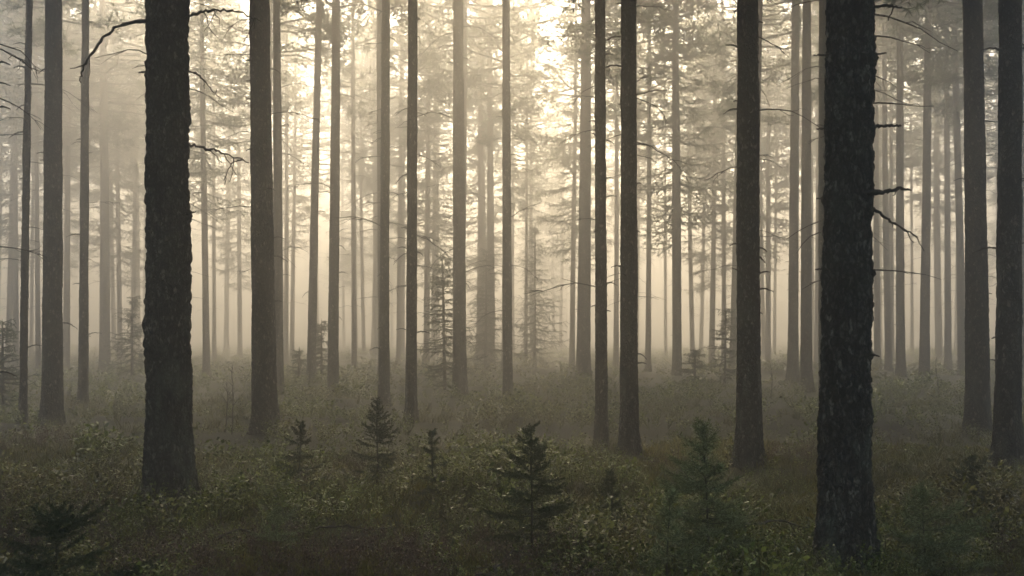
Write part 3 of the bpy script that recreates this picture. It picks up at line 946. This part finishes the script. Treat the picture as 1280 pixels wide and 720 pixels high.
def spots(y0, y1, per_m2, rng, field):
    """random points in the widened view wedge, thinned by field(x, y) in 0..1"""
    area = .62 * (y1 ** 2 - y0 ** 2) + 3.4 * (y1 - y0)
    n = int(area * per_m2)
    u = rng.uniform(0, 1, n)
    # density of Y grows with width
    A, B = .62, 3.4
    c = A * y0 ** 2 + B * y0 + u * area
    Y = (-B + np.sqrt(B * B + 4 * A * c)) / (2 * A)
    X = rng.uniform(-1, 1, n) * (.62 * Y + 1.7)
    keep = rng.uniform(0, 1, n) < field(X, Y)
    keep &= np.array([True] * n)
    for (xc, Yc, hw, sh) in LAND:
        xx = px(xc, Yc); rr = hw / FPX * Yc * 1.0
        keep &= (X - xx) ** 2 + (Y - Yc) ** 2 > rr * rr
    return X[keep], Y[keep]

rng = np.random.default_rng(9)
clump = lambda x, y: np.clip((fbm(x * .9, y * .9, 21, 3) - .34) * 3.6, .12, 1)
heath = lambda x, y: np.clip((fbm(x * .5 + 40, y * .5, 33, 3) - .52) * 6, 0, 1)
def hs(x, y): return .45 + 2.2 * np.clip(fbm(x * .8, y * .8, 21, 3) - .30, 0, 1) ** 1.2

T_near = [shrub_template(600 + i, .28, .17, 7, 64, (.024, .028, .036)[i % 3]) for i in range(6)]
T_mid = [shrub_template(610 + i, .30, .24, 7, 50, (.040, .048, .058)[i % 3]) for i in range(6)]
T_far = [shrub_template(620 + i, .30, .42, 6, 36, .085) for i in range(5)]
Xs, Ys, Ss, Ts = [], [], [], []
X, Y = spots(4.2, 12, 52, rng, clump)
scatter("bilberry_undergrowth", [BILBERRY], T_near, X, Y, hs(X, Y) * rng.uniform(.7, 1.25, len(X)), rng, "low leafy bilberry undergrowth covering the near forest floor", "undergrowth")
X, Y = spots(12, 30, 17, rng, clump)
scatter("bilberry_undergrowth", [BILBERRY], T_mid, X, Y, hs(X, Y) * rng.uniform(.7, 1.25, len(X)), rng, "leafy bilberry undergrowth around the feet of the middle trunks", "undergrowth")
X, Y = spots(30, 75, 3.0, rng, clump)
scatter("bilberry_undergrowth", [BILBERRY], T_far, X, Y, hs(X, Y) * rng.uniform(.8, 1.3, len(X)), rng, "pale shrub layer fading into the fog between far trunks", "undergrowth")
T_h = [shrub_template(630 + i, .22, .16, 9, 90, .016, up=.9) for i in range(5)]
X, Y = spots(4.2, 14, 40, rng, heath)
scatter("heather", [HEATHER], T_h, X, Y, rng.uniform(.7, 1.4, len(X)), rng, "reddish brown heather patches among the green undergrowth", "heather")

def moss_template(seed, n, r, h, wdt):
    rng = np.random.default_rng(seed)
    mb = MB()
    a = rng.uniform(0, 6.28, n); q = r * np.sqrt(rng.uniform(0, 1, n))
    P = np.stack([np.cos(a) * q, np.sin(a) * q, np.zeros(n)], -1)
    D = np.stack([rng.normal(0, .5, n), rng.normal(0, .5, n), np.ones(n)], -1)
    slivers(mb, P, D, h * rng.uniform(.5, 1.3, n), wdt, rng)
    return np.concatenate(mb.v), np.concatenate(mb.q)
T_m = [moss_template(640 + i, 60, .16, .07, .012) for i in range(5)]
X, Y = spots(4.2, 14, 55, rng, lambda x, y: np.clip(1.15 - clump(x, y), .15, 1))
scatter("moss", [MOSS], T_m, X, Y, rng.uniform(.7, 1.4, len(X)), rng, "yellowish green moss and short grass in gaps between shrubs", "moss")

def grass_template(seed):
    rng = np.random.default_rng(seed)
    mb = MB()
    for k in range(26):
        a = rng.uniform(0, 6.28); l = rng.uniform(.14, .34); w_ = .004
        u = np.linspace(0, 1, 4); o = rng.normal(0, .03, 2)
        c = np.stack([o[0] + math.cos(a) * l * .7 * u ** 1.6, o[1] + math.sin(a) * l * .7 * u ** 1.6, l * (u - .45 * u ** 2.4)], -1)
        sd = np.array([-math.sin(a), math.cos(a), 0]) * w_
        V = np.stack([c - sd * (1 - .85 * u)[:, None], c + sd * (1 - .85 * u)[:, None]], 1).reshape(-1, 3)
        mb.add(V, [(2 * i, 2 * i + 1, 2 * i + 3, 2 * i + 2) for i in range(3)])
    return np.concatenate(mb.v), np.concatenate(mb.q)
X, Y = spots(4.5, 22, 16, rng, lambda x, y: np.clip((fbm(x * .6 + 90, y * .6, 51, 3) - .5) * 6, 0.02, 1))
scatter("grass", [leaf_material("wood_grass", [(0, (.07, .075, .02)), (.6, (.15, .15, .045)), (1, (.30, .27, .12))], rough=.5, trans=.4)],
        [grass_template(660 + i) for i in range(5)], X, Y, rng.uniform(.7, 1.4, len(X)), rng, "thin pale grass tufts among the low shrubs", "grass")
X, Y = spots(12.5, 16.5, 260, rng, lambda x, y: ((x - px(893, 14.6)) ** 2 / .6 + (y - 14.4) ** 2 / 1.2 < 1).astype(float))
scatter("moss", [moss_bright()], T_m, X, Y, rng.uniform(1.2, 2.2, len(X)), rng, "bright yellow moss patch at the foot of the flared pine", "moss")

FALLEN = [([(596, 690), (618, 676), (640, 663), (668, 652)], .011, "pale dead branch lying among the reddish heather"),
          ([(395, 640), (425, 634), (462, 640), (490, 634)], .010, "thin fallen twig lying on the moss near the small dark spruce"),
          ([(930, 655), (975, 640), (1010, 648)], .012, "fallen branch half sunk in shrubs beside the thickest black trunk"),
          ([(270, 655), (300, 640), (318, 652)], .010, "short dead branch on the ground near the thick scaly pine")]
for i, (pp, r0, lb) in enumerate(FALLEN):
    W = []
    for (x, y) in pp:
        Y = (CAMZ - .2) * FPX / (y - HORIZON); X = px(x, Y)
        W.append(np.array([X, Y, float(ground_z(X, Y)) + .17]))
    c = sum(W) / len(W)
    o = obj("fallen_branch", path_branch([p - c for p in W], r0, 800 + i, 5))
    o.location = c
    tag(o, lb, "branch", "fallen branches")

# ------------------------------------------------------------------ the wood behind everything, one mass in the fog
def build_far_wood():
    rng = np.random.default_rng(71)
    mb = MB()
    tv = []
    for i in range(4):
        me = pine_crown_mesh(700 + i, 21, 8.0 if i % 2 else 9.5, 2.5, 46, .7)
        v = np.zeros(len(me.vertices) * 3, np.float32); me.vertices.foreach_get("co", v)
        n4 = sum(1 for p in me.polygons if len(p.vertices) == 4)
        lv = np.zeros(len(me.loops), np.int32); me.loops.foreach_get("vertex_index", lv)
        tv.append((v.reshape(-1, 3), lv[:n4 * 4].reshape(-1, 4), lv[n4 * 4:].reshape(-1, 3)))
        bpy.data.meshes.remove(me)
    n = 0
    while n < 130:
        Y = rng.uniform(110, 180); x = rng.uniform(-120, 120)
        if abs(x) > .62 * Y + 4: continue
        v, q, t = tv[n % 4]
        s = rng.uniform(.85, 1.1); a = rng.uniform(0, 6.28)
        Rm = np.array([[math.cos(a), -math.sin(a), 0], [math.sin(a), math.cos(a), 0], [0, 0, 1]])
        mb.add(v @ Rm.T * s + np.array([x, Y, 0]), q, t, 1)
        zs = np.array([-.3, 3, 8, 14, 21]) * s; r = rng.uniform(.1, .2)
        tube(mb, np.stack([np.full(5, x), np.full(5, Y), zs], -1), r * np.array([1.2, 1, .85, .6, .1]), 7, 0)
        n += 1
    o = obj("far_wood", mb.mesh("far_wood", [BARK, PINE_NEEDLE], False))
    tag(o, "distant mass of pines dissolving in the fog at the back", "wood", kind="stuff")
build_far_wood()

# ------------------------------------------------------------------ haze
def build_haze():
    mb = MB()
    x0, x1, y0, y1, z0, z1 = -310, 310, -50, 310, -2.0, 25.0
    V = [(x, y, z) for z in (z0, z1) for y in (y0, y1) for x in (x0, x1)]
    mb.add(V, [(0, 2, 3, 1), (4, 5, 7, 6), (0, 1, 5, 4), (2, 6, 7, 3), (0, 4, 6, 2), (1, 3, 7, 5)])
    m, t, out = mat("haze_air")
    v = t.nodes.new("ShaderNodeVolumePrincipled")
    v.inputs["Color"].default_value = (.96, .915, .79, 1)
    v.inputs["Density"].default_value = HAZE_DENSITY
    v.inputs["Anisotropy"].default_value = .68
    t.links.new(v.outputs[0], out.inputs["Volume"])
    o = obj("haze", mb.mesh("haze", [m]))
    tag(o, "pale morning fog filling the whole forest between the trunks", "fog", kind="stuff")
build_haze()
